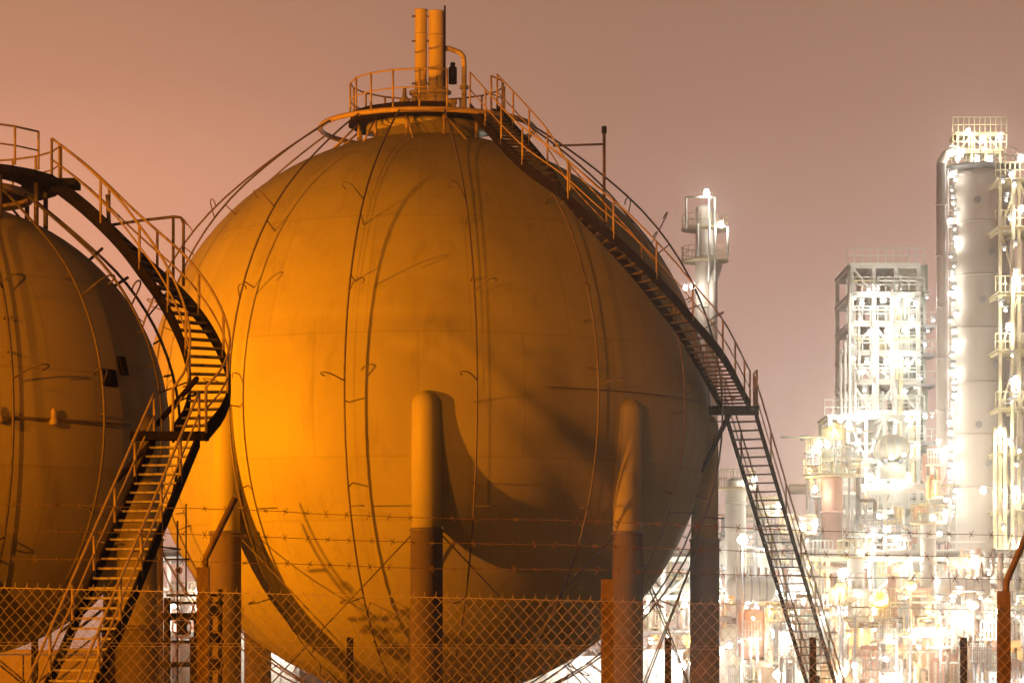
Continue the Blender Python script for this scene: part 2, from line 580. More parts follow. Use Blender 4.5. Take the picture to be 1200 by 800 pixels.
# ---- the two vent stacks, the bypass pipe and the relief valves
def stack(x, r, ytop, label, flange):
    b = C1 + V(((x - 501) / 41.3, -.55, dz + .17))
    zt = (HOR - ytop) / 41.3 + EYE - b.z
    t = thing('vent_stack', label, 'vent stack', b)
    o = MB().lathe([(r, .75), (r, zt - .05), (r * 1.1, zt - .02), (r * 1.1, zt), (r * .86, zt), (r * .86, zt - 1.0)], b, 20).build('pipe', M['cream'], t)
    MB().lathe([(r * 1.02, zt - .75), (r * 1.06, zt - .74), (r * 1.06, zt - .68), (r * 1.02, zt - .67)], b, 20).build('collar', M['cream'], o)
    MB().lathe([(r * 1.4, 0), (r * 1.4, .25), (r * 1.9, .27), (r * 1.9, .36), (r * 1.3, .4), (r * 1.5, .62), (r * 1.9, .66), (r * 1.9, .74), (r, .78)], b, 20).build('valve_body', M['cream'], t)
    MB().tube([b + V((r * 1.2, -.05, .45)), b + V((r * 2.6, -.05, .45))], r * .35, 10).build('valve_neck', M['cream'], t)
    return t


stack(494, .175, 14, 'slimmer left vent stack on the big tank platform', 1)
stack(512, .225, 16, 'wider right vent stack on the big tank platform', 1)
t = thing('vent_bracket', 'thin steel upright clamped beside the wider vent stack', 'bracket', C1 + V((.5, -.6, dz + .17)))
MB().box(C1 + V((.51, -.62, 9.9)), (.05, .05, 3.4)).build('upright', M['steel'], t)
for z in (9.4, 10.6, 11.3):
    MB().box(C1 + V((.05, -.62, z)), (.95, .04, .05)).build('clamp', M['pipe'], t)
bp = thing('bypass_pipe', 'bent cream bypass pipe right of the vent stacks', 'pipe', C1 + V((1.05, -.4, dz + .17)))
pts = [C1 + V((.45, -.5, 10.42)), C1 + V((.62, -.5, 10.42)), C1 + V((.8, -.48, 10.36)), C1 + V((.95, -.45, 10.30)), C1 + V((1.03, -.42, 10.20)), C1 + V((1.05, -.4, 10.0)), C1 + V((1.05, -.4, dz + .17))]
MB().tube(pts, .075, 10).build('elbow_pipe', M['cream'], bp)
MB().lathe([(.13, 0), (.13, .08)], C1 + V((1.05, -.4, 9.3)), 14).build('flange', M['cream'], bp)
MB().lathe([(.12, 0), (.12, .45), (.07, .5), (.07, .6)], C1 + V((.72, -.1, 9.5)), 14).build('gauge', M['steel'], bp)
for k, (x, zz, r) in enumerate(((-.62, .55, .16), (-.35, .3, .2), (.15, .2, .22), (.75, .25, .2))):
    b = C1 + V((x, -.9 + .1 * k, dz + .17))
    t = thing('relief_valve', ['small relief valve at the left foot of the vent stacks', 'squat flanged valve under the slimmer vent stack',
                               'low round valve in front of the wider vent stack', 'stubby valve under the bent bypass pipe'][k], 'valve', b)
    MB().lathe([(r, 0), (r, .06), (r * .6, .08), (r * .75, zz * .6), (r * .95, zz * .62), (r * .95, zz * .75), (r * .4, zz), (r * .3, zz + .25)], b, 16).build('body', M['cream'] if k != 2 else M['steel'], t)
    MB().tube([b + V((0, -.02, zz * .5)), b + V((.28, -.02, zz * .5))], r * .4, 10).build('outlet', M['cream'], t)

# ---- stairs of the big sphere
st = thing('spiral_staircase', 'long dark staircase curving down the right side of the big tank', 'staircase', (C1.x + 12, C1.y + 7, 0))
start = C1 + V((1.62, -1.85, dz + .15))
ctrl = [start] + [on_sphere(x, y, C1, 8.85) for x, y in ((628, 196), (687, 256), (742, 309), (792, 367), (830, 418))] + [C1 + V((8.75, -.5, .28))]
up_path = catmull(ctrl, 14)
flight(st, up_path, .8, .30, 1.0, M['yellow'], 5)
land = MB()
lz = C1.z + .2
land.box((C1.x + 8.42, C1.y + .0, lz), (1.9, 1.1, .14)).build('landing', M['steel'], st)
MB().box((C1.x + 8.42, C1.y - .56, lz - .02), (1.94, .05, .26)).build('landing_beam', M['steel'], st)
MB().tube([(C1.x + 8.6, C1.y - .4, lz - .1), sph(C1, R1, 80, -11.5)], .055, 8).build('landing_strut', M['steel'], st)
MB().tube([(C1.x + 8.6, C1.y + .4, lz - .1), sph(C1, R1, 100, -11.5)], .055, 8).build('landing_strut', M['steel'], st)
lp = [V((C1.x + 9.34, C1.y - .5, lz + .07)), V((C1.x + 9.34, C1.y + .45, lz + .07))]
railing(st, lp, 1.05, M['yellow'], .026)
a0 = V((C1.x + 8.95, C1.y + .5, lz)); a1 = W(962, 800, C1.y + 7.0)
d = (a1 - a0)
a2 = a0 + d * ((0.1 - a0.z) / d.z)
flight(st, [a0, a0.lerp(a2, .33), a0.lerp(a2, .66), a2], .92, .33, 1.0, M['yellow'], 6)
pm = a0.lerp(a2, .78)
MB().box((pm.x, pm.y, pm.z / 2 - .1), (.12, .12, pm.z)).build('prop', M['steel'], st)
# stand pipe with its bracket arm next to the stairs
q0 = W(708, 250, C1.y - 4.2); q1 = W(708, 152, C1.y - 4.2)
sp = thing('stand_pipe', 'thin upright pipe with side arm above the big tank stairs', 'pipe', q0)
MB().tube([q0 - UP * .4, q1], .045, 8).build('upright', M['pipe'], sp)
MB().lathe([(.07, 0), (.07, .18), (.03, .2)], q1 - UP * .1, 10).build('cap', M['steel'], sp)
MB().tube([W(708, 169, C1.y - 4.2), W(648, 171, C1.y - 4.2)], .03, 6).build('arm', M['pipe'], sp)

# ================================================================ small storage sphere in front, left
D2 = 50.1; R2 = 4.2
C2 = W(-71, 506, D2)
s2 = FPX / D2
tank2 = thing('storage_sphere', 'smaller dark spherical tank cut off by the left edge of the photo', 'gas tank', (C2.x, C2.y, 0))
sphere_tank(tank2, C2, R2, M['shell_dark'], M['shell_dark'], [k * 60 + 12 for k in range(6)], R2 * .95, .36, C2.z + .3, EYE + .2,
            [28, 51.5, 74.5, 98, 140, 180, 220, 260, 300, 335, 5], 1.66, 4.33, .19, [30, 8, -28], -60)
MB().tube([sph(C2, R2 + .14, a, -.6) for a in range(10, 62, 3)], .022, 6).build('girth_pipe', M['pipe'], tank2)
for a in (25, 38):
    b = sph(C2, R2 + .14, a, -.6)
    MB().lathe([(.05, -.1), (.08, -.08), (.08, 0), (.05, .02), (.05, .14), (.02, .2)], b, 10).build('girth_valve', M['yellow'], tank2)
for az, la, w, h in ((56, 10.5, .38, .3), (62.5, 14, .18, .33)):
    b = sph(C2, R2 + .03, az, la)
    nn = (b - C2).normalized(); tx = UP.cross(nn).normalized(); ty = nn.cross(tx)
    RM = Matrix((tx, ty, nn)).transposed()
    MB().box(b, (w, h, .05), M=RM).build('name_plate', M['steel'], tank2)

plat2 = thing('top_platform', 'railed platform on the crown of the smaller left tank', 'platform', C2 + UP * 4.4)
deckz = EYE + (HOR - 219) * (D2 - 0) / FPX
dx2 = (75 + 71) / s2
MB().lathe([(1.55, 0), (2.23, 0), (2.23, .13), (1.55, .13), (1.55, 0)], (C2.x, C2.y, deckz), 24, False, False).build('deck', M['steel'], plat2)
MB().lathe([(.9, 4.05), (.9, 4.3), (1.05, 4.31), (1.05, 4.4), (.2, 4.42)], C2, 24).build('crown_flange', M['shell_dark'], tank2)

for a in range(-165, 180, 30):
    p = V((C2.x + 1.93 * math.sin(math.radians(a)), C2.y - 1.93 * math.cos(math.radians(a)), deckz))
    rr_ = 1.93
    MB().tube([V((p.x, p.y, C2.z + math.sqrt(R2 ** 2 - rr_ ** 2) - .05)), p], .045, 6).build('support', M['pipe'], plat2)
rp2 = [V((C2.x + 2.18 * math.sin(math.radians(a)), C2.y - 2.18 * math.cos(math.radians(a)), deckz + .16)) for a in range(105, 105 + 331, 16)]
railing(plat2, rp2, .68, M['yellow'], .02)

st2 = thing('spiral_staircase', 'dark staircase curling round the right side of the smaller left tank', 'staircase', (C2.x + 4, C2.y - 8, 0))


def L2(px, py, dy):
    return W(px, py, C2.y + dy)


ctrl = [L2(66, 217, .26), L2(98, 242, .22), L2(130, 272, .18), L2(168, 312, .1), L2(204, 352, -.22), L2(232, 398, -.8), L2(246, 445, -1.5), L2(240, 482, -2.1), L2(222, 508, -2.55)]
# bridge from the deck to the stair head
MB().box((C2.x + 2.1, C2.y + .26, deckz + .09), (.8, .7, .12)).build('bridge', M['steel'], st2)
flight(st2, catmull(ctrl, 12), .70, .235, .80, M['yellow'], 5)
lc = L2(212, 512, -2.6)
MB().box((lc.x - .16, lc.y - .18, lc.z), (1.25, .83, .10)).build('landing', M['steel'], st2)
MB().box((lc.x - .16, lc.y - .62, lc.z - .02), (1.28, .05, .15)).build('landing_beam', M['steel'], st2)
MB().tube([V((lc.x + .3, lc.y - .2, lc.z + 1.0)), sph(C2, R2, 78, 1)], .05, 6).build('landing_strut', M['steel'], st2)
MB().tube([V((lc.x - .5, lc.y - .1, lc.z - .1)), sph(C2, R2, 60, -14)], .05, 6).build('landing_strut', M['steel'], st2)
b0 = L2(207, 514, -2.9); b1 = L2(86, 800, -7.3)
d = b1 - b0
b2 = b0 + d * ((.1 - b0.z) / d.z)
flight(st2, [b0, b0.lerp(b2, .33), b0.lerp(b2, .66), b2], .82, .245, .80, M['yellow'], 5, tread_mt='lit_grate')
for (x, y, f) in ((120, 291, .0), (150, 325, 0)):
    a = L2(x, y, .2)
    MB().tube([a, sph(C2, R2, 90, math.degrees(math.asin(min(1, (a.z - C2.z) / (a - C2).length))))], .03, 6).build('stay', M['pipe'], st2)
q = [L2(128, 264, .5), L2(168, 258, .5), L2(204, 254, .5), L2(212, 255, .5), L2(215, 262, .5), L2(215, 335, .5)]
sp2 = thing('stand_pipe', 'bent overhead pipe frame crossing above the smaller tank stairs', 'pipe', q[-1])
MB().tube(q, .028, 6).build('upright', M['pipe'], sp2)
MB().tube([L2(203, 255, .5), L2(203, 335, .5)], .028, 6).build('prop', M['pipe'], sp2)
MB().tube([L2(126, 228, .5), L2(128, 268, .5)], .04, 6).build('post', M['yellow'], sp2)

# ================================================================ sodium lamps of the tank yard, and two added fill lamps (left, outside the picture)
def add_light(name, kind, loc, col, power, radius, parent=None, aim=None, cone=None, data=None):
    if data is None:
        data = bpy.data.lights.new(name, kind)
        data.color = col; data.energy = power; data.shadow_soft_size = radius
        if kind == 'SPOT':
            data.spot_size = math.radians(cone); data.spot_blend = .35
    o = bpy.data.objects.new(name, data)
    COL.objects.link(o)
    o.location = loc
    if aim is not None:
        o.rotation_euler = (V(aim) - V(loc)).to_track_quat('-Z', 'Y').to_euler()
    if parent is not None:
        o.parent = parent
        o.matrix_parent_inverse = Matrix.Translation(-V(parent.location))
    return o


def yard_lamp(x, y, h, aim, power, label, cone, soft=.22):
    t = thing('sodium_lamp_mast', label, 'lamp mast', (x, y, ground_z(y)))
    z0 = ground_z(y)
    MB().tube([(x, y, z0), (x, y, h - .2)], [.13, .07], 12).build('mast', M['grey'], t)
    hd = V((x, y, h)); dirv = (V(aim) - hd).normalized()
    q = dirv.to_track_quat('-Z', 'Y').to_matrix()
    MB().box(hd - dirv * .12, (.5, .4, .24), M=q).build('housing', M['grey'], t)
    MB().box(hd + dirv * .012, (.44, .34, .02), M=q).build('lens', M['lens_sodium'], t)
    add_light('sodium_light', 'SPOT', hd + dirv * .05, SODIUM, power, soft, t, aim, cone)
    return t


yard_lamp(-22, 59, EYE + 2.9, C1 + V((-1.0, -1, -.5)), 37500, 'sodium lamp mast standing behind the smaller left tank', 150)
yard_lamp(-42.0, 6.0, EYE + 15.5, V((-4, 50, EYE + 4)), 66000, 'tall sodium floodlight mast by the road left of the viewer', 130, 1.0)
yard_lamp(-30.0, -14.0, EYE + 9.0, V((-4, 60, EYE + 4)), 104000, 'added sodium fill lamp on a mast behind the viewer', 110, .6)  # second mast added for fill, to soften the smaller tank's shadow
yard_lamp(-13.5, 4.5, EYE + 3.2, V((-1, 16.8, EYE - .5)), 2200, 'added short sodium fill lamp close to the foreground fence', 120)  # unseen lamp added only to brighten the fence mesh

# ================================================================ fences
def chain_link(name, p0, p1, z0a, z0b, h, pitch, r, parent, mt):
    """woven diamond mesh between two points: every wire a zig-zag"""
    mb = MB()
    L = (p1 - p0).length
    u = (p1 - p0).normalized()
    nrm = V((u.y, -u.x, 0))
    n = int(L / pitch)
    k = int(h / (pitch * 1.12))
    for i in range(n + 1):
        pts = []
        zb = z0a + (z0b - z0a) * i / n
        jx = random.uniform(-.08, .08) * pitch
        for j in range(k + 1):
            w = (0.5 if (j + i) % 2 else -0.5) * pitch * 1.04
            off = r * (1 if (j + i) % 2 else -1)
            pts.append(p0 + u * ((i + .5) * pitch + w + jx) + nrm * off + UP * (zb + h - j * h / k - p0.z))
        # twisted tip above the last crossing
        pts.insert(0, pts[0] + UP * pitch * (.62 if i % 2 else .1) + u * pitch * .12)
        mb.tube(pts, r, 4, caps=False)
    o = mb.build(name, mt, parent)
    o["kind"] = "stuff"
    return o


YF = 16.8
fx0, fx1 = -3.6, 3.7
def ftop(x):            # top edge of the mesh: it falls slightly to the right
    px = 600 + x * FPX / YF
    return EYE + (HOR - (686 + 27 * (px / 1200))) * YF / FPX


fence = thing('chain_link_fence', 'rusty chain link fence with barbed wire in the foreground', 'fence', (0, YF, 1.5))
chain_link('mesh', V((fx0, YF, 1.5)), V((fx1, YF, 1.5)), ftop(fx0) - 1.7, ftop(fx1) - 1.7, 1.7, .034, .0022, fence, M['wire'])
MB().tube([(fx0, YF, ftop(fx0) - .012), (fx1, YF, ftop(fx1) - .012)], .0022, 6).build('tension_wire', M['wire'], fence)
for px, ty in ((-232, 655), (237, 664), (712, 678), (1178, 692)):
    x = (px - 600) * YF / FPX
    zt = EYE + (HOR - ty) * YF / FPX
    po = MB().box((x, YF + .05, (1.4 + zt) / 2), (.075, .06, zt - 1.4)).build('post', M['rust'], fence)
    if px != 712:
        MB().tube([(x + .01, YF + .05, zt - .05), (x + .016, YF + .05, zt + .06), (x + .19, YF + .12, zt + .43)], .021, 8).build('arm', M['rust'], po)
for k, (yl, yr) in enumerate(((587, 627), (619, 653), (652, 679))):
    mb = MB()
    pts = []
    off = (.17, .11, .05)[k]
    for i in range(41):
        x = fx0 + (fx1 - fx0) * i / 40
        px = 600 + x * FPX / YF
        y = yl + (yr - yl) * (px / 1200)
        sag = .010 * math.sin((px - 237) / 470 * math.pi) ** 2 + random.uniform(-.003, .003)
        pts.append(V((x + .0, YF + off * .6, EYE + (HOR - y) * YF / FPX - sag)))
    mb.tube(pts, .0023, 5)
    L = fx0
    j = 0
    while L < fx1:
        i = min(39, int((L - fx0) / (fx1 - fx0) * 40)); f = (L - fx0) / (fx1 - fx0) * 40 - i
        p = pts[i].lerp(pts[i + 1], f)
        for s in (0, 1):
            a = random.uniform(0, math.pi)
            d = V((.012 * (s * 2 - 1), .02 * math.cos(a), .02 * math.sin(a) + .006))
            mb.tube([p - d, p + d], .0022, 4)
        L += .13 + random.uniform(-.012, .012); j += 1
    mb.build('barbed_wire', M['rust'], fence)

YG = 43.0
fence2 = thing('chain_link_fence', 'low fine mesh fence with slim dark posts further back', 'fence', (0, YG, 0))
gx0, gx1 = -9.5, 9.5
chain_link('mesh', V((gx0, YG, 0)), V((gx1, YG, 0)), EYE - 2.05, EYE - 2.15, 2.0, .0375, .0017, fence2, M['wire'])
for z in (-.02, .03):
    MB().tube([(gx0, YG, EYE - .05 + z), (gx1, YG, EYE - .15 + z)], .004, 5).build('tension_wire', M['wire'], fence2)
for px in (40, 226, 410, 600, 783, 953, 1130):
    x = (px - 600) * YG / FPX
    zt = EYE + .05
    MB().box((x, YG + .06, zt / 2 - .1), (.1, .08, zt + .2)).build('post', M['steel'], fence2)

# ================================================================ the lit refinery behind
YR = 200.0
LIGHTS = {}
LP = .22              # one scale for all plant lamps
_h = MB().box((0, 0, .28), (.36, .36, .16)).mesh('lamp', M['grey'])
LENS = {}


def lens_mesh(r, kind):
    r *= .62
    k = (round(r, 2), kind)
    if k not in LENS:
        prof = [(max(.002, r * math.sin(math.pi * i / 6)), -r * .8 * math.cos(math.pi * i / 6)) for i in range(7)]
        LENS[k] = MB().lathe(prof, (0, 0, 0), 10).mesh('lens', M['lens_' + kind])
    return LENS[k]


COLS = {'white': WHITE, 'small': WHITE, 'yellow': YELLOW, 'sodium': SODIUM}


def lamp(root, p, power=1500, r=.26, kind='white', off=.45):
    """a plant lamp: housing, glowing lens and the light it gives"""
    p = V(p)
    o = put('lamp', _h, root, p)
    l = bpy.data.objects.new('lens', lens_mesh(r, kind)); COL.objects.link(l); l.parent = o
    power *= LP
    if power:
        k = (kind, power)
        if k not in LIGHTS:
            dta = bpy.data.lights.new('plant_light', 'POINT')
            dta.color = COLS[kind]; dta.energy = power; dta.shadow_soft_size = .35
            LIGHTS[k] = dta
        add_light('plant_light', 'POINT', p + V((0, -off, -.25)), None, 0, 0, root, data=LIGHTS[k])


def px2(x, y, Y=YR):
    return W(x, y, Y)


def beam(root, a, b, w, mt, name='beam'):
    a, b = V(a), V(b)
    return MB().tube([a, b], w * .7, 4).build(name, mt, root)


def frame(name, label, cat, x0, x1, Y, depth, rows, ncol, mt, rail=True, brace=True, floor_mt=None, w=.28, seed=1, foot=True, railmt=None):
    """open steel structure: columns, beams, floors, braces and railings; rows are photo rows of its floors, top first"""
    rnd = random.Random(seed)
    X0, X1 = W(x0, 0, Y).x, W(x1, 0, Y).x
    root = thing(name, label, cat, ((X0 + X1) / 2, Y + depth / 2, 0))
    Z = [W(0, y, Y).z for y in rows]
    xs_ = [X0 + (X1 - X0) * i / (ncol - 1) for i in range(ncol)]
    for y in (Y, Y + depth):
        for x in xs_:
            MB().box((x, y, (Z[0] + 0) / 2), (w, w, Z[0])).build('column', mt, root)
    for z in Z:
        for y in (Y, Y + depth):
            MB().box(((X0 + X1) / 2, y, z), (X1 - X0 + w * 1.2, w * .8, w * 1.1)).build('beam', mt, root)
        for x in xs_:
            MB().box((x, Y + depth / 2, z - .02), (w * .7, depth - w, w)).build('beam', mt, root)
        MB().box(((X0 + X1) / 2, Y + depth / 2, z + w * .62), (X1 - X0 + .45, depth + .7, .07)).build('floor', floor_mt or mt, root)
        if rail:
            ps = [V((X0 - .4 + (X1 - X0 + .8) * i / 10, Y - .4, z + w * .7)) for i in range(11)]
            mb = MB()
            for p in ps:
                mb.tube([p, p + UP * 1.1], .045, 4)
            for h in (.55, 1.1):
                mb.tube([ps[0] + UP * h, ps[-1] + UP * h], .045, 4)
            mb.build('railing', railmt or mt, root)
    if brace:
        zz = Z + [0]
        for a, b in zip(zz, zz[1:]):
            if a - b < 1.2: continue
            for i in range(ncol - 1):
                k = rnd.random()
                if k < .35:
                    beam(root, (xs_[i], Y, b), (xs_[i + 1], Y, a), w * .6, mt, 'brace')
                elif k < .7:
                    beam(root, (xs_[i], Y, a), (xs_[i + 1], Y, b), w * .6, mt, 'brace')
    return root, xs_, Z


def tower(name, label, x, r_px, ytop, ybot, Y, mt, bands, cat='tower', band_mt=None):
    p = W(x, 0, Y); r = r_px * Y / FPX
    zt = W(0, ytop, Y).z; zb = W(0, ybot, Y).z if ybot else 0
    t = thing(name, label, cat, (p.x, Y, zb))
    MB().lathe([(r, zb), (r, zt - r * .5)] + [(r * math.cos(k * math.pi / 12), zt - r * .5 + r * .5 * math.sin(k * math.pi / 12)) for k in range(1, 6)], (p.x, Y, 0), 36).build('shell', mt, t)
    for yb in bands:
        z = W(0, yb, Y).z
        MB().lathe([(r + .01, z - .09), (r + .07, z - .06), (r + .07, z + .06), (r + .01, z + .09)], (p.x, Y, 0), 36).build('band', band_mt or mt, t)
    return t, V((p.x, Y, 0)), r


def ring_platform(t, c, r, z, mt, rail_mt, out=.95):
    MB().lathe([(r + .02, z - .15), (r + out, z - .15), (r + out, z), (r + .02, z)], (c.x, c.y, 0), 24, False).build('platform', mt, t)
    mb = MB()
    P = [c + V(((r + out - .05) * math.cos(k * math.pi / 9), (r + out - .05) * math.sin(k * math.pi / 9), z)) for k in range(18)]
    for p in P:
        mb.tube([p, p + UP * 1.1], .04, 4)
    for h in (.55, 1.1):
        mb.tube([p + UP * h for p in P], .04, 4, closed=True)
    mb.build('railing', rail_mt, t)


# ---- the tall round tower at the right
tw, tcn, tr = tower('tall_round_tower', 'tall beige round tower with lit ladder at the right', 1149, 34, 196, None, YR, M['beige'], [263, 325, 387, 450, 511, 573, 636])
zt = W(0, 200, YR).z
ring_platform(tw, tcn, tr, zt + .2, M['grey'], M['ygrey'], .7)
lad = MB()
lx = tcn.x - tr * .92 - .25; ly = YR - tr * .45
for s in (-.3, .3):
    lad.tube([(lx + s, ly, 1), (lx + s, ly, zt)], .06, 4)
z = 1.5
while z < zt:
    lad.box((lx, ly, z), (.6, .05, .05)); z += .6
lad.build('ladder', M['white'], tw)
k = 0
y = 208
while y < 605:
    p = W(0, y, YR)
    lamp(tw, (lx + random.uniform(-.25, .25), ly - .28, p.z), 150 if k % 4 == 0 else 0, random.choice((.14, .2, .26, .32)), 'small' if k % 3 else 'white')
    y += random.uniform(6.5, 12.5); k += 1
# structure on the tower head
hd, hx, hz = frame('tower_head_frame', 'lit steel frame crowning the tall round tower', 'steel frame', 1122, 1172, YR + .2, 2.6, [158, 178], 4, M['ygrey'], seed=3, w=.16)
for x, y, pw in ((1134, 156, 900), (1151, 165, 900), (1172, 161, 600), (1115, 176, 700), (1122, 186, 500), (1160, 188, 700), (1145, 188, 600)):
    lamp(hd, W(x, y, YR - .6), pw, .3)
MB().tube([W(1102, 205, YR - .5), W(1103, 190, YR - .5), W(1110, 180, YR - .5), W(1120, 176, YR - .5), W(1130, 180, YR - .5)], .35, 10).build('overhead_line', M['beige'], hd)

# ---- the big pipe with its elbow
bpz = thing('elbow_pipe', 'thick beige pipe running down and bending left before the frame', 'pipe', W(1103, 750, YR - 2) * 1)
pts = [W(1103, 192, YR - 2), W(1103, 330, YR - 2), W(1103, 480, YR - 2), W(1103, 548, YR - 2)]
for k in range(1, 7):
    a = k / 6 * math.pi / 2
    pts.append(W(1103 - 22 + 22 * math.cos(a), 550 + 22 * math.sin(a), YR - 2))
pts += [W(1060, 572, YR - 2), W(1005, 573, YR - 2), W(925, 573, YR - 2)]
MB().tube(pts, .36, 14).build('pipe', M['beige'], bpz)
for y in (240, 300, 360, 420, 480, 530):
    c = W(1103, y, YR - 2)
    MB().lathe([(.37, -.06), (.44, -.05), (.44, .05), (.37, .06)], c, 16).build('clamp', M['beige'], bpz)

# ---- the process frame
pf, fx, fz = frame('process_frame', 'tall white process frame full of lamps left of the tower', 'steel frame', 998, 1076, YR + 5, 9, [312, 346, 380, 414, 448, 484, 520, 556, 592, 628], 4, M['white'], seed=5, w=.3)
lam = [(1010, 355, 1500), (1035, 352, 2200), (1052, 350, 1500), (1022, 390, 1500), (1040, 388, 1800), (1056, 420, 1500), (1016, 424, 1300), (1040, 424, 900),
       (1000, 489, 1900), (1012, 487, 1900), (1024, 486, 1900), (1046, 492, 1500), (1062, 486, 1200), (1084, 488, 1200), (1060, 565, 1800), (1030, 562, 1800)]
for x, y, pw in lam:
    lamp(pf, W(x, y, YR + 4.2), pw * .45, .24 + .1 * (pw > 1600), 'white', 1.6)
rnd = random.Random(11)
for k in range(14):
    x = rnd.uniform(1002, 1072); y0 = rnd.uniform(330, 560); r = rnd.choice((.12, .18, .25))
    MB().tube([W(x, y0, YR + 4 + rnd.uniform(-.4, 3)), W(x, y0 + rnd.uniform(40, 130), YR + 4.5)], r, 8).build('riser_pipe', rnd.choice((M['white'], M['beige'], M['ygrey'])), pf)
for (x, y, w_, h_) in ((1040, 372, 1.3, 1.6), (1020, 402, 1.2, 1.5), (1050, 438, 1.4, 1.3)):
    c = W(x, y, YR + 8)
    MB().lathe([(w_ * .6, -h_ * .5), (w_ * .6, h_ * .4), (w_ * .3, h_ * .55)], c, 18).build('drum', M['white'], pf)

# ---- pale stair tower between frame and big pipe
X0, X1 = W(1058, 0, YR + 3).x, W(1097, 0, YR + 3).x
sb = thing('stair_tower', 'pale green clad stair tower with dark louvre openings', 'building', ((X0 + X1) / 2, YR + 6, 0))
zt2 = W(0, 301, YR + 3).z
MB().box(((X0 + X1) / 2, YR + 9.4, zt2 / 2), (X1 - X0, 3.2, zt2)).build('core_wall', M['pale'], sb)
MB().box(((X0 + X1) / 2, YR + 7.6, (zt2 + W(0, 332, YR + 3).z) / 2), (X1 - X0 + .1, .7, zt2 - W(0, 332, YR + 3).z)).build('head_panel', M['pale'], sb)
for y in (378, 412, 448, 516, 552, 588):
    z = W(0, y, YR + 3).z
    MB().box(((X0 + X1) / 2, YR + 6.4, z), (X1 - X0 + .6, 2.6, .22)).build('landing_slab', M['grey'], sb)
    mb = MB()
    for h in (.5, 1.05):
        mb.box(((X0 + X1) / 2, YR + 5.15, z + h), (X1 - X0 + .6, .06, .06))
    for q in range(6):
        mb.box((X0 + (X1 - X0) * q / 5, YR + 5.15, z + .55), (.06, .06, 1.1))
    mb.build('railing', M['white'], sb)
    MB().box((X1 - .75, YR + 7.74, z + 1.15), (.95, .12, 1.5)).build('louvre', M['window'], sb)
    lamp(sb, (X0 + .7, YR + 5.6, z + 1.75), 420, .26, 'white', .8)
MB().box(((X0 + X1) / 2 + .5, YR + 7.3, W(0, 466, YR + 3).z), (X1 - X0 - 1, .6, 1.7)).build('blank_panel', M['pale'], sb)

# ---- lower lit frame with the round drum
lf, _, _ = frame('lower_deck_frame', 'wide low steel deck with bright canopy lamps below the process frame', 'steel frame', 972, 1058, YR - 1, 6, [489, 540, 600, 650], 5, M['white'], seed=9, w=.24)
for x, y, pw in ((985, 492, 1500), (1003, 490, 1500), (1050, 560, 1500), (1005, 520, 1500), (1020, 560, 1500), (990, 620, 1800), (1040, 622, 1800), (1010, 655, 2000), (1046, 665, 2000)):
    lamp(lf, W(x, y, YR - 1.6), pw * .7, .34, 'white', 1.0)
c = W(1045, 526, YR - 3.2)
dr = thing('round_drum', 'round white pressure drum with two dark ports on the lower deck', 'drum', c - UP * 1.7)
MB().lathe([(max(.01, 1.35 * math.sin(math.pi * k / 14)), -1.0 * math.cos(math.pi * k / 14)) for k in range(15)], c, 32).build('vessel', M['matte'], dr)
for x in (1038, 1056):
    p = W(x, 540, YR - 4.45)
    MB().tube([p, p + V((0, 1.2, 0))], .17, 12).build('port', M['window'], dr)
MB().lathe([(1.0, -2.2), (1.0, -1.0)], c, 20).build('skirt', M['white'], dr)
lamp(dr, c + V((-.3, -2.1, -.75)), 300, .3, 'white', 1.2); lamp(dr, c + V((.6, -2.1, -.6)), 0, .2); lamp(dr, c + V((-1.5, -1.6, .4)), 0, .16)
for k in range(7):
    a = math.radians(-75 + 25 * k)
    MB().tube([c + V((1.37 * math.sin(a) * math.sin(q), -1.37 * math.cos(a) * math.sin(q), 1.02 * math.cos(q))) for q in [math.pi * j / 12 for j in range(0, 10)]], .04, 5).build('rib', M['ygrey'], dr)

# ---- the red column with its lit top platform
rc, rcc, rr = tower('red_column', 'short reddish column with lit platform on top', 975, 12.5, 556, None, YR - 8, M['red'], [600, 650, 700], 'column')
ring_platform(rc, rcc, rr, W(0, 556, YR - 8).z, M['ygrey'], M['ygrey'], 1.3)
lamp(rc, W(960, 521, YR - 9), 1600, .4); lamp(rc, W(970, 522, YR - 9), 900, .3)
MB().tube([W(952, 522, YR - 9), W(952, 556, YR - 9)], .07, 6).build('lamp_post', M['white'], rc)
lamp(rc, W(955, 574, YR - 9), 900, .3)

# ---- slim stack behind the big tank's stairs
ss, ssc, sr = tower('slim_stack', 'slim pale stack with lit platforms behind the big tank stairs', 826, 11, 240, None, YR + 30, M['beige'], [300, 360, 420], 'stack')
for y in (268, 305):
    ring_platform(ss, ssc, sr, W(0, y, YR + 30).z, M['ygrey'], M['ygrey'], 1.2)
lamp(ss, W(828, 226, YR + 28), 1300, .42); lamp(ss, W(845, 264, YR + 28), 1300, .40); lamp(ss, W(812, 336, YR + 28), 1300, .42); lamp(ss, W(803, 338, YR + 28), 500, .3)
mb = MB()
for a, b in (((804, 231), (804, 268)), ((804, 231), (838, 231)), ((838, 231), (838, 330)), ((831, 231), (831, 330)), ((853, 265), (853, 300)), ((838, 265), (853, 265)), ((818, 262), (818, 300))):
    mb.tube([W(a[0], a[1], YR + 28), W(b[0], b[1], YR + 28)], .09, 6)
mb.build('pipe_frame', M['white'], ss)
MB().tube([W(842, 310, YR + 29), W(836, 330, YR + 29), W(836, 520, YR + 29)], .35, 10).build('downcomer', M['beige'], ss)

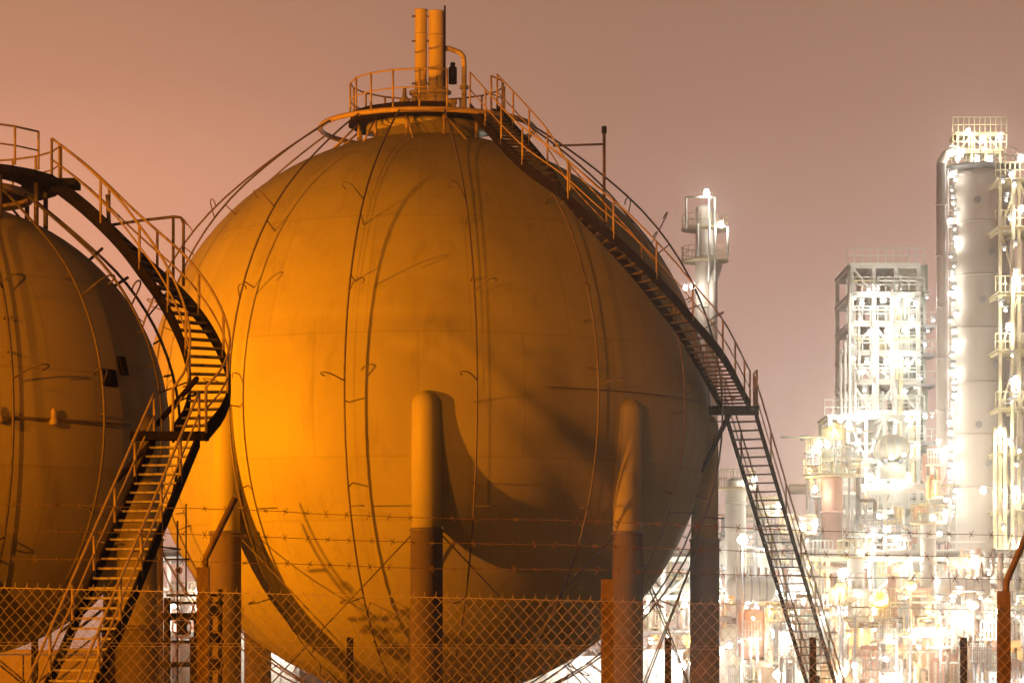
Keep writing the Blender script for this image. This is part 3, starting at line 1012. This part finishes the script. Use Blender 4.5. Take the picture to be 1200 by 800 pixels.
# ---- yellow lit platforms right of the tall tower
yp, yx, yz = frame('yellow_platform_frame', 'yellow lit platform frame at the right edge of the photo', 'steel frame', 1172, 1216, YR - 6, 5, [212, 268, 345, 412, 480, 532, 600, 668], 3, M['ygrey'], seed=13, w=.22)
for x, y, pw in ((1190, 327, 2200), (1182, 384, 1200), (1191, 447, 1500), (1172, 507, 1800), (1152, 575, 1800), (1191, 575, 1500), (1163, 656, 1500), (1196, 186, 900), (1197, 246, 900), (1195, 640, 1500), (1150, 702, 1300)):
    lamp(yp, W(x, y, YR - 7), pw, .36)
for x in (1166, 1178, 1187):
    MB().tube([W(x, 500 if x < 1180 else 200, YR - 6.8), W(x, 740, YR - 6.8)], .14, 8).build('riser_pipe', M['ygrey'], yp)

# ---- long pipe rack and the clutter under it
rk, rkx, rkz = frame('pipe_rack', 'long white pipe rack running behind the tanks', 'pipe rack', 150, 1260, YR - 14, 5, [655, 700, 742], 24, M['white'], seed=17, w=.24, rail=False)
for k in range(9):
    y = YR - 13.6 + k * .55
    for z in (rkz[0] + .5, rkz[1] + .5):
        MB().tube([(rkx[0] - 1, y, z), (rkx[-1] + 1, y, z)], .14 + .05 * (k % 3), 8).build('pipe', [M['white'], M['beige'], M['ygrey']][k % 3], rk)
for k in range(23):
    x = (rkx[k] + rkx[k + 1]) / 2
    lamp(rk, (x, YR - 14.6, rkz[k % 2] - .5), 2200 if k > 11 else 1300, .34 if k % 3 else .42, 'white' if k % 6 != 4 else 'yellow')
# lower vertical vessels and towers, each its own thing
rnd = random.Random(21)
VES = [(862, 12, 560, 'white', 'pale upright vessel right of the big tank'), (893, 9, 590, 'beige', 'slim beige vessel behind the lower stairs'),
       (1003, 10, 640, 'white', 'white upright vessel right of the red column'), (1075, 13, 678, 'wallorange', 'ochre upright vessel under the big pipe elbow'),
       (1088, 9, 600, 'white', 'narrow white vessel left of the tall tower'), (935, 10, 610, 'beige', 'beige upright vessel left of the red column'),
       (1046, 6, 660, 'red', 'thin red upright vessel at the foot of the process frame'), (218, 7, 690, 'beige', 'beige upright vessel seen between the two tanks')]
for x, r, yt, m_, lb in VES:
    t, cc, rr = tower('upright_vessel', lb, x, r, yt, None, YR - 20 + rnd.uniform(-2, 2), M[m_], [yt + 30, yt + 60], 'vessel')
    ring_platform(t, cc, rr, W(0, yt + 12, YR - 20).z, M['ygrey'], M['ygrey'], .7)
    lamp(t, (cc.x + rr + .5, cc.y - .6, W(0, yt + 4, YR - 20).z), 1100, .3)
DR = [(880, 690, 44, 15, 'white horizontal drum behind the lower stairs'), (1000, 705, 40, 14, 'white horizontal drum right of the red column'), (1130, 690, 46, 14, 'white horizontal drum at the foot of the tall tower')]
for x, y, wpx, h, lb in DR:
    a = W(x - wpx / 2, y, YR - 22); b = W(x + wpx / 2, y, YR - 22); r = h * (YR - 22) / FPX
    t = thing('horizontal_drum', lb, 'drum', ((a.x + b.x) / 2, a.y, 0))
    MB().tube([a - V((.5 * r, 0, 0)), a - V((.3 * r, 0, 0)), a, b, b + V((.3 * r, 0, 0)), b + V((.5 * r, 0, 0))], [r * .4, r * .8, r, r, r * .8, r * .4], 20).build('vessel', M['white'], t)
    for q in (.1, .3, .5, .7, .9):
        p = a.lerp(b, q)
        MB().tube([p + V((0, (r + .03) * math.cos(w_), (r + .03) * math.sin(w_))) for w_ in [k * math.pi / 10 for k in range(20)]], .05, 5, closed=True).build('strap', M['grey'], t)
        MB().tube([p + UP * r * .9, p + UP * (r + .6)], .12, 8).build('nozzle', M['beige'], t)
    for q in (.2, .8):
        p = a.lerp(b, q)
        MB().box((p.x, p.y, (p.z - r * .7) / 2), (.5, r * 1.2, p.z - r * .7)).build('saddle', M['grey'], t)
# tangled pipework at the foot of the plant
TANG = [(838, 905, 600, 742, YR - 17, 31, 'tangle of pale pipework right of the big tank'), (905, 965, 610, 745, YR - 16, 32, 'tangle of pipework behind the lower stair flight'),
        (985, 1045, 590, 742, YR - 10, 33, 'tangle of pipework right of the red column'), (1045, 1112, 585, 745, YR - 9, 34, 'tangle of pipework left of the tall tower foot'),
        (1112, 1205, 640, 745, YR - 17, 35, 'tangle of pipework in front of the tall tower foot'), (750, 838, 640, 780, YR - 10, 36, 'tangle of pipework between the right hand tank legs'),
        (185, 345, 690, 790, YR - 10, 37, 'tangle of pipework between the two tanks'),
        (840, 955, 700, 806, YR - 36, 41, 'low pipework in front of the left canopy'), (955, 1075, 690, 806, YR - 36, 42, 'low pipework in front of the small canopy and ochre shed'),
        (1075, 1205, 690, 806, YR - 36, 43, 'low pipework at the lower right corner'), (940, 1010, 500, 600, YR - 4, 44, 'tangle of pipework round the red column platform'),
        (1085, 1112, 520, 640, YR - 5, 45, 'tangle of pipework at the big pipe elbow')]
for x0, x1, y0, y1, Y, sd, lb in TANG:
    rnd = random.Random(sd)
    t = thing('pipework', lb, 'pipework', (W((x0 + x1) / 2, 0, Y).x, Y, 0))
    pm_ = [M['white'], M['beige'], M['ygrey'], M['grey'], M['pale'], M['red'], M['wallorange'], M['grey'], M['rust']]
    n = int((x1 - x0) * .42)
    for k in range(n):
        d = Y + rnd.uniform(-2.5, 2.5); r = rnd.choice((.06, .08, .1, .14, .2))
        x = rnd.uniform(x0, x1); ya = rnd.uniform(y0, y1 - 30); L_ = rnd.uniform(20, 90); ln = rnd.choice((-1, 1)) * rnd.uniform(8, 40)
        if k % 3 == 0:
            P_ = [W(x, ya, d), W(x, ya + L_, d)]
        elif k % 3 == 1:
            P_ = [W(x, ya, d), W(x + ln, ya, d)]
        else:
            P_ = [W(x, ya, d), W(x, ya + L_ * .45, d), W(x + ln * .08, ya + L_ * .5, d), W(x + ln * .7, ya + L_ * .5, d), W(x + ln * .75, ya + L_ * .53, d), W(x + ln * .75, ya + L_, d)]
        MB().tube(P_, r, 7).build('pipe', rnd.choice(pm_), t)
    for k in range(max(3, n // 5)):
        x = rnd.uniform(x0, x1 - 15); ya = rnd.uniform(y0 + 10, y1); w_ = rnd.uniform(12, 34)
        a = W(x, ya, Y - 2.6); b = W(x + w_, ya, Y - 2.6)
        mb = MB().box((a + b) / 2, (b.x - a.x, 1.4, .1))
        q = 6
        for i in range(q + 1):
            p = a.lerp(b, i / q) + V((0, -.68, 0)); mb.tube([p, p + UP * 1.05], .035, 4)
        for h in (.52, 1.05):
            mb.tube([a + V((0, -.68, h)), b + V((0, -.68, h))], .035, 4)
        mb.build('catwalk', rnd.choice((M['ygrey'], M['grey'], M['white'])), t)
        c = (a + b) / 2
        MB().box((c.x, c.y, c.z / 2), (.12, .12, c.z - .1)).build('catwalk_post', M['grey'], t)
    for k in range(max(4, n // 4)):
        lamp(t, W(rnd.uniform(x0, x1), rnd.uniform(y0, y1), Y - 2.9), rnd.choice((0, 0, 1000, 1800)), rnd.choice((.10, .14, .2, .3)), rnd.choice(('white',) * 8 + ('yellow', 'sodium')))
    for k in range(max(2, n // 9)):
        c = W(rnd.uniform(x0 + 5, x1 - 5), rnd.uniform(y0 + 20, y1), Y + rnd.uniform(-1, 2)); r = rnd.uniform(.4, .9); h = rnd.uniform(1.2, 3)
        MB().lathe([(r * .5, -h * .5 - r * .3), (r, -h * .5), (r, h * .5), (r * .8, h * .5 + r * .2), (r * .3, h * .5 + r * .35)], c, 16).build('small_vessel', rnd.choice((M['white'], M['beige'], M['red'], M['pale'])), t)
# extra steel, pipes and lamps inside the process frame
rnd = random.Random(77)
for k in range(60):
    d = YR + rnd.uniform(4.4, 13); x = rnd.uniform(998, 1076); ya = rnd.uniform(318, 600); r = rnd.choice((.05, .07, .1, .16))
    if k % 2:
        P_ = [W(x, ya, d), W(x, ya + rnd.uniform(15, 70), d)]
    else:
        ln = rnd.uniform(-30, 30); P_ = [W(x, ya, d), W(max(998, min(1078, x + ln)), ya, d), W(max(998, min(1078, x + ln)), ya + rnd.uniform(8, 30), d)]
    MB().tube(P_, r, 6).build('pipe', rnd.choice((M['white'], M['pale'], M['beige'], M['ygrey'], M['grey'])), pf)
for k in range(34):
    lamp(pf, W(rnd.uniform(998, 1096), rnd.choice((340, 352, 372, 386, 406, 420, 440, 455, 490, 512, 528, 548)) + rnd.uniform(-4, 4), YR + 4.3), 0, rnd.choice((.10, .14, .2)), 'white')
for x, ya, yb in ((990, 400, 740), (985, 425, 740), (995, 312, 600), (1028, 380, 640), (1045, 330, 470), (1047, 470, 640)):
    MB().tube([W(x, ya, YR + 3.9), W(x, yb, YR + 3.9)], .13, 8).build('riser_pipe', M['beige'], pf)
for k in range(10):
    c = W(rnd.uniform(1004, 1070), rnd.choice((340, 373, 408, 442, 478)), YR + rnd.uniform(6, 11))
    r = rnd.uniform(.4, .8); h = rnd.uniform(1.0, 1.5)
    MB().lathe([(r * .6, -h * .6), (r, -h * .5), (r, h * .4), (r * .4, h * .6)], c, 14).build('drum', rnd.choice((M['beige'], M['ygrey'], M['white'], M['pale'])), pf)
for (xa, xb, ya, yb) in ((985, 998, 412, 484), (975, 998, 484, 600)):
    for yy in (ya, (ya + yb) / 2):
        beam(pf, W(xa, yy, YR + 4.6), W(xb, yy, YR + 4.6), .2, M['white'])
    beam(pf, W(xa, ya, YR + 4.6), W(xa, yb, YR + 4.6), .2, M['white'], 'column')
    beam(pf, W(xa, yb, YR + 4.6), W(xb, (ya + yb) / 2, YR + 4.6), .12, M['white'], 'brace')
for yy in (329, 363, 397, 431, 466, 502, 538, 574):
    for xa in (998, 1024, 1050):
        beam(pf, W(xa, yy, YR + 4.7), W(xa + 26, yy, YR + 4.7), .12, rnd.choice((M['white'], M['ygrey'], M['pale'])))
# small lamps and fittings on the yellow platforms
for k in range(26):
    lamp(yp, W(rnd.uniform(1172, 1204), rnd.uniform(200, 700), YR - 7), 0, rnd.choice((.1, .14, .18)), 'white')
for k in range(26):
    x = rnd.uniform(1170, 1208); ya = rnd.uniform(190, 640)
    P_ = [W(x, ya, YR - 5), W(x, ya + rnd.uniform(20, 90), YR - 5)] if k % 2 else [W(x, ya, YR - 5), W(x + rnd.uniform(5, 26), ya, YR - 5)]
    MB().tube(P_, rnd.choice((.06, .1, .16)), 6).build('pipe', rnd.choice((M['ygrey'], M['beige'], M['white'], M['wallorange'])), yp)
# nozzles and a manway on the tall tower
for y, dx in ((240, -.3), (300, .2), (355, -.1), (430, .35), (500, -.25), (545, .1), (610, .3)):
    a = V((tcn.x + dx * tr, YR - tr * math.sqrt(1 - dx * dx) + .05, W(0, y, YR).z))
    MB().tube([a, a + V((0, -.35, 0))], .16, 10).build('nozzle', M['beige'], tw)
    MB().tube([a + V((0, -.35, 0)), a + V((0, -.43, 0))], .26, 12).build('flange', M['grey'], tw)
# canopies with long light bars
CAN = [(835, 918, 744, 'bright canopy roof with a long lamp right of the big tank legs'), (1045, 1122, 742, 'bright canopy roof with a long lamp below the tall tower'), (968, 1030, 716, 'small bright canopy roof beside the red column')]
for x0, x1, y, lb in CAN:
    Yc = YR - 30
    A, B = W(x0, y, Yc), W(x1, y, Yc)
    t = thing('lit_canopy', lb, 'canopy', ((A.x + B.x) / 2, Yc, 0))
    MB().box(((A.x + B.x) / 2, Yc + 1.5, A.z + .3), (B.x - A.x + .6, 4.2, .16)).build('roof', M['white'], t)
    for q in (0, .33, .67, 1):
        for yy in (Yc - .3, Yc + 3.3):
            MB().box((A.x + (B.x - A.x) * q, yy, (A.z + .2) / 2), (.16, .16, A.z + .2)).build('post', M['white'], t)
    MB().tube([A + V((.3, -.62, .05)), B + V((-.3, -.62, .05))], .26, 10).build('light_bar', M['lens_white'], t)
    MB().box(((A.x + B.x) / 2, Yc + 3.5, (A.z - .2) / 2), (B.x - A.x, .12, A.z - .2)).build('back_wall', M['wallorange'], t)
    for q in (.15, .5, .85):
        pt = A.lerp(B, q) + V((0, -.9, -.1))
        k = ('white', 600 * LP)
        if k not in LIGHTS:
            dta = bpy.data.lights.new('plant_light', 'POINT')
            dta.color = WHITE; dta.energy = k[1]; dta.shadow_soft_size = .35; LIGHTS[k] = dta
        add_light('plant_light', 'POINT', pt, None, 0, 0, t, data=LIGHTS[k])
# ochre sheds along the foot, lit by sodium lamps
SH = [(960, 1036, 752, 'ochre shed left of the middle canopy'), (1126, 1215, 752, 'ochre shed at the lower right corner'), (745, 800, 762, 'pale lit shed seen between two right hand tank legs'), (600, 705, 770, 'low pale shed glimpsed under the big tank'), (280, 345, 745, 'pale shed glimpsed under the left flank of the big tank')]
for x0, x1, y, lb in SH:
    Ys = YR - 26
    A, B = W(x0, y, Ys), W(x1, y, Ys)
    t = thing('plant_shed', lb, 'shed', ((A.x + B.x) / 2, Ys, 0))
    pale_ = x0 < 800
    MB().box(((A.x + B.x) / 2, Ys + 2, A.z / 2), (B.x - A.x, 4, A.z)).build('wall', M['white' if pale_ else 'wallorange'], t)
    MB().box(((A.x + B.x) / 2, Ys + 2, A.z + .06), (B.x - A.x + .5, 4.5, .12)).build('roof', M['grey'], t)
    n = max(2, int((B.x - A.x) / 1.3))
    for q in range(n):
        MB().box((A.x + (B.x - A.x) * (q + .5) / n, Ys - .03, A.z * .45), (.09, .08, A.z * .85)).build('batten', M['grey'], t)
    mb = MB()
    ps = [V((A.x + (B.x - A.x) * q / 5, Ys - .1, A.z + .12)) for q in range(6)]
    for p in ps: mb.tube([p, p + UP * 1.0], .04, 4)
    mb.tube([ps[0] + UP, ps[-1] + UP], .04, 4); mb.tube([ps[0] + UP * .5, ps[-1] + UP * .5], .04, 4)
    mb.build('railing', M['grey'], t)
    lamp(t, ((A.x * .7 + B.x * .3), Ys - 1.6, A.z + .5), 900 if pale_ else 2600, .2, 'white' if pale_ else 'sodium')
    lamp(t, ((A.x * .2 + B.x * .8), Ys - 1.6, A.z - .4), 2600 if pale_ else 1800, .2, 'white' if pale_ else 'yellow')
# yellow street lamps in the middle distance
for x, y, lb in ((1030, 702, 'round yellow lamp glowing left of the ochre vessel'), (1067, 686, 'small yellow lamp in front of the ochre vessel'), (985, 688, 'yellow lamp glowing by the red column foot'), (1140, 709, 'yellow lamp low beside the tall tower')):
    p = W(x, y, YR - 39)
    t = thing('yellow_lamp', lb, 'lamp', (p.x, p.y, 0))
    MB().tube([(p.x, p.y, 0), (p.x, p.y, p.z)], [.09, .05], 8).build('post', M['grey'], t)
    lamp(t, p, 600, .95 if x == 1030 else .6, 'yellow')
# floodlights low on masts
for x, y, lb in ((798, 781, 'white floodlight on a short mast between the right tank legs'), (912, 790, 'white floodlight low beside the lower stairs'), (1046, 795, 'white floodlight at the bottom under the middle canopy'), (988, 672, 'strong white floodlight in front of the red column'), (870, 632, 'strong white floodlight right of the big tank leg')):
    p = W(x, y, YR - 38)
    t = thing('floodlight_mast', lb, 'floodlight', (p.x, p.y, 0))
    MB().tube([(p.x, p.y, 0), (p.x, p.y, p.z + .3)], [.1, .06], 8).build('mast', M['grey'], t)
    lamp(t, p, 2000, .5)

# ---- valve manifold between the two tanks
mf = thing('valve_manifold', 'dark cluster of valves and pipes behind the left fence post', 'manifold', W(222, 760, 70))
for x, y0, y1, r in ((208, 610, 800, .025), (218, 590, 700, .02), (258, 690, 800, .06), (247, 700, 800, .05), (196, 700, 830, .09), (230, 720, 830, .07)):
    MB().tube([W(x, y0, 69), W(x, y1, 69)], r, 8).build('riser', M['steel'], mf)
for y, x0, x1, r in ((655, 193, 222, .03), (697, 195, 262, .035), (706, 195, 262, .035), (752, 150, 262, .05), (778, 150, 262, .07), (722, 190, 240, .1)):
    MB().tube([W(x0, y, 69.2), W(x1, y, 69.2)], r, 8).build('header', M['steel'], mf)
for x, y, r in ((210, 668, .07), (252, 715, .16), (252, 748, .18), (252, 778, .18), (214, 735, .22)):
    c = W(x, y, 68.9)
    MB().lathe([(r * .5, -r * .8), (r, -r * .7), (r, -r * .5), (r * .5, -r * .4), (r * .5, r * .4), (r, r * .5), (r, r * .7), (r * .5, r * .8)], c, 14).build('valve', M['steel'], mf)
    MB().tube([c + V((r * 1.1 * math.cos(k * math.pi / 6), -r, r * 1.1 * math.sin(k * math.pi / 6))) for k in range(12)], .02, 5, closed=True).build('hand_wheel', M['rust'], mf)

# ---- bund wall round the tank yard, behind the smaller tank
bw = thing('bund_wall', 'low concrete bund wall seen beneath the smaller left tank', 'wall', (-22, 66, 0))
bw["kind"] = "thing"
for k in range(12):
    MB().box((-33.0 + 2.02 * k, 66.0, 1.42), (1.98, .25, 2.84 + .015 * (k % 3))).build('panel', M['sleeve'], bw)
MB().box((-21.9, 66.0, 2.93), (24.4, .4, .1)).build('coping', M['sleeve'], bw)
# ================================================================ haze added to give the plant lamps their glow
hz_ = MB().box((0, 420, 21.5), (1060, 1000, 46)).build('haze', M['ground'])
hz_["kind"] = "stuff"
hm = bpy.data.materials.new('glow_haze'); hm.use_nodes = True
hn = hm.node_tree
for n_ in list(hn.nodes):
    if n_.type != 'OUTPUT_MATERIAL': hn.nodes.remove(n_)
pv = hn.nodes.new('ShaderNodeVolumePrincipled')
pv.inputs['Color'].default_value = (.95, .87, .78, 1)
pv.inputs['Density'].default_value = .0010
pv.inputs['Anisotropy'].default_value = .93
hn.links.new(pv.outputs[0], [n_ for n_ in hn.nodes if n_.type == 'OUTPUT_MATERIAL'][0].inputs['Volume'])
hz_.data.materials.clear(); hz_.data.materials.append(hm)
hz_.display_type = 'WIRE'
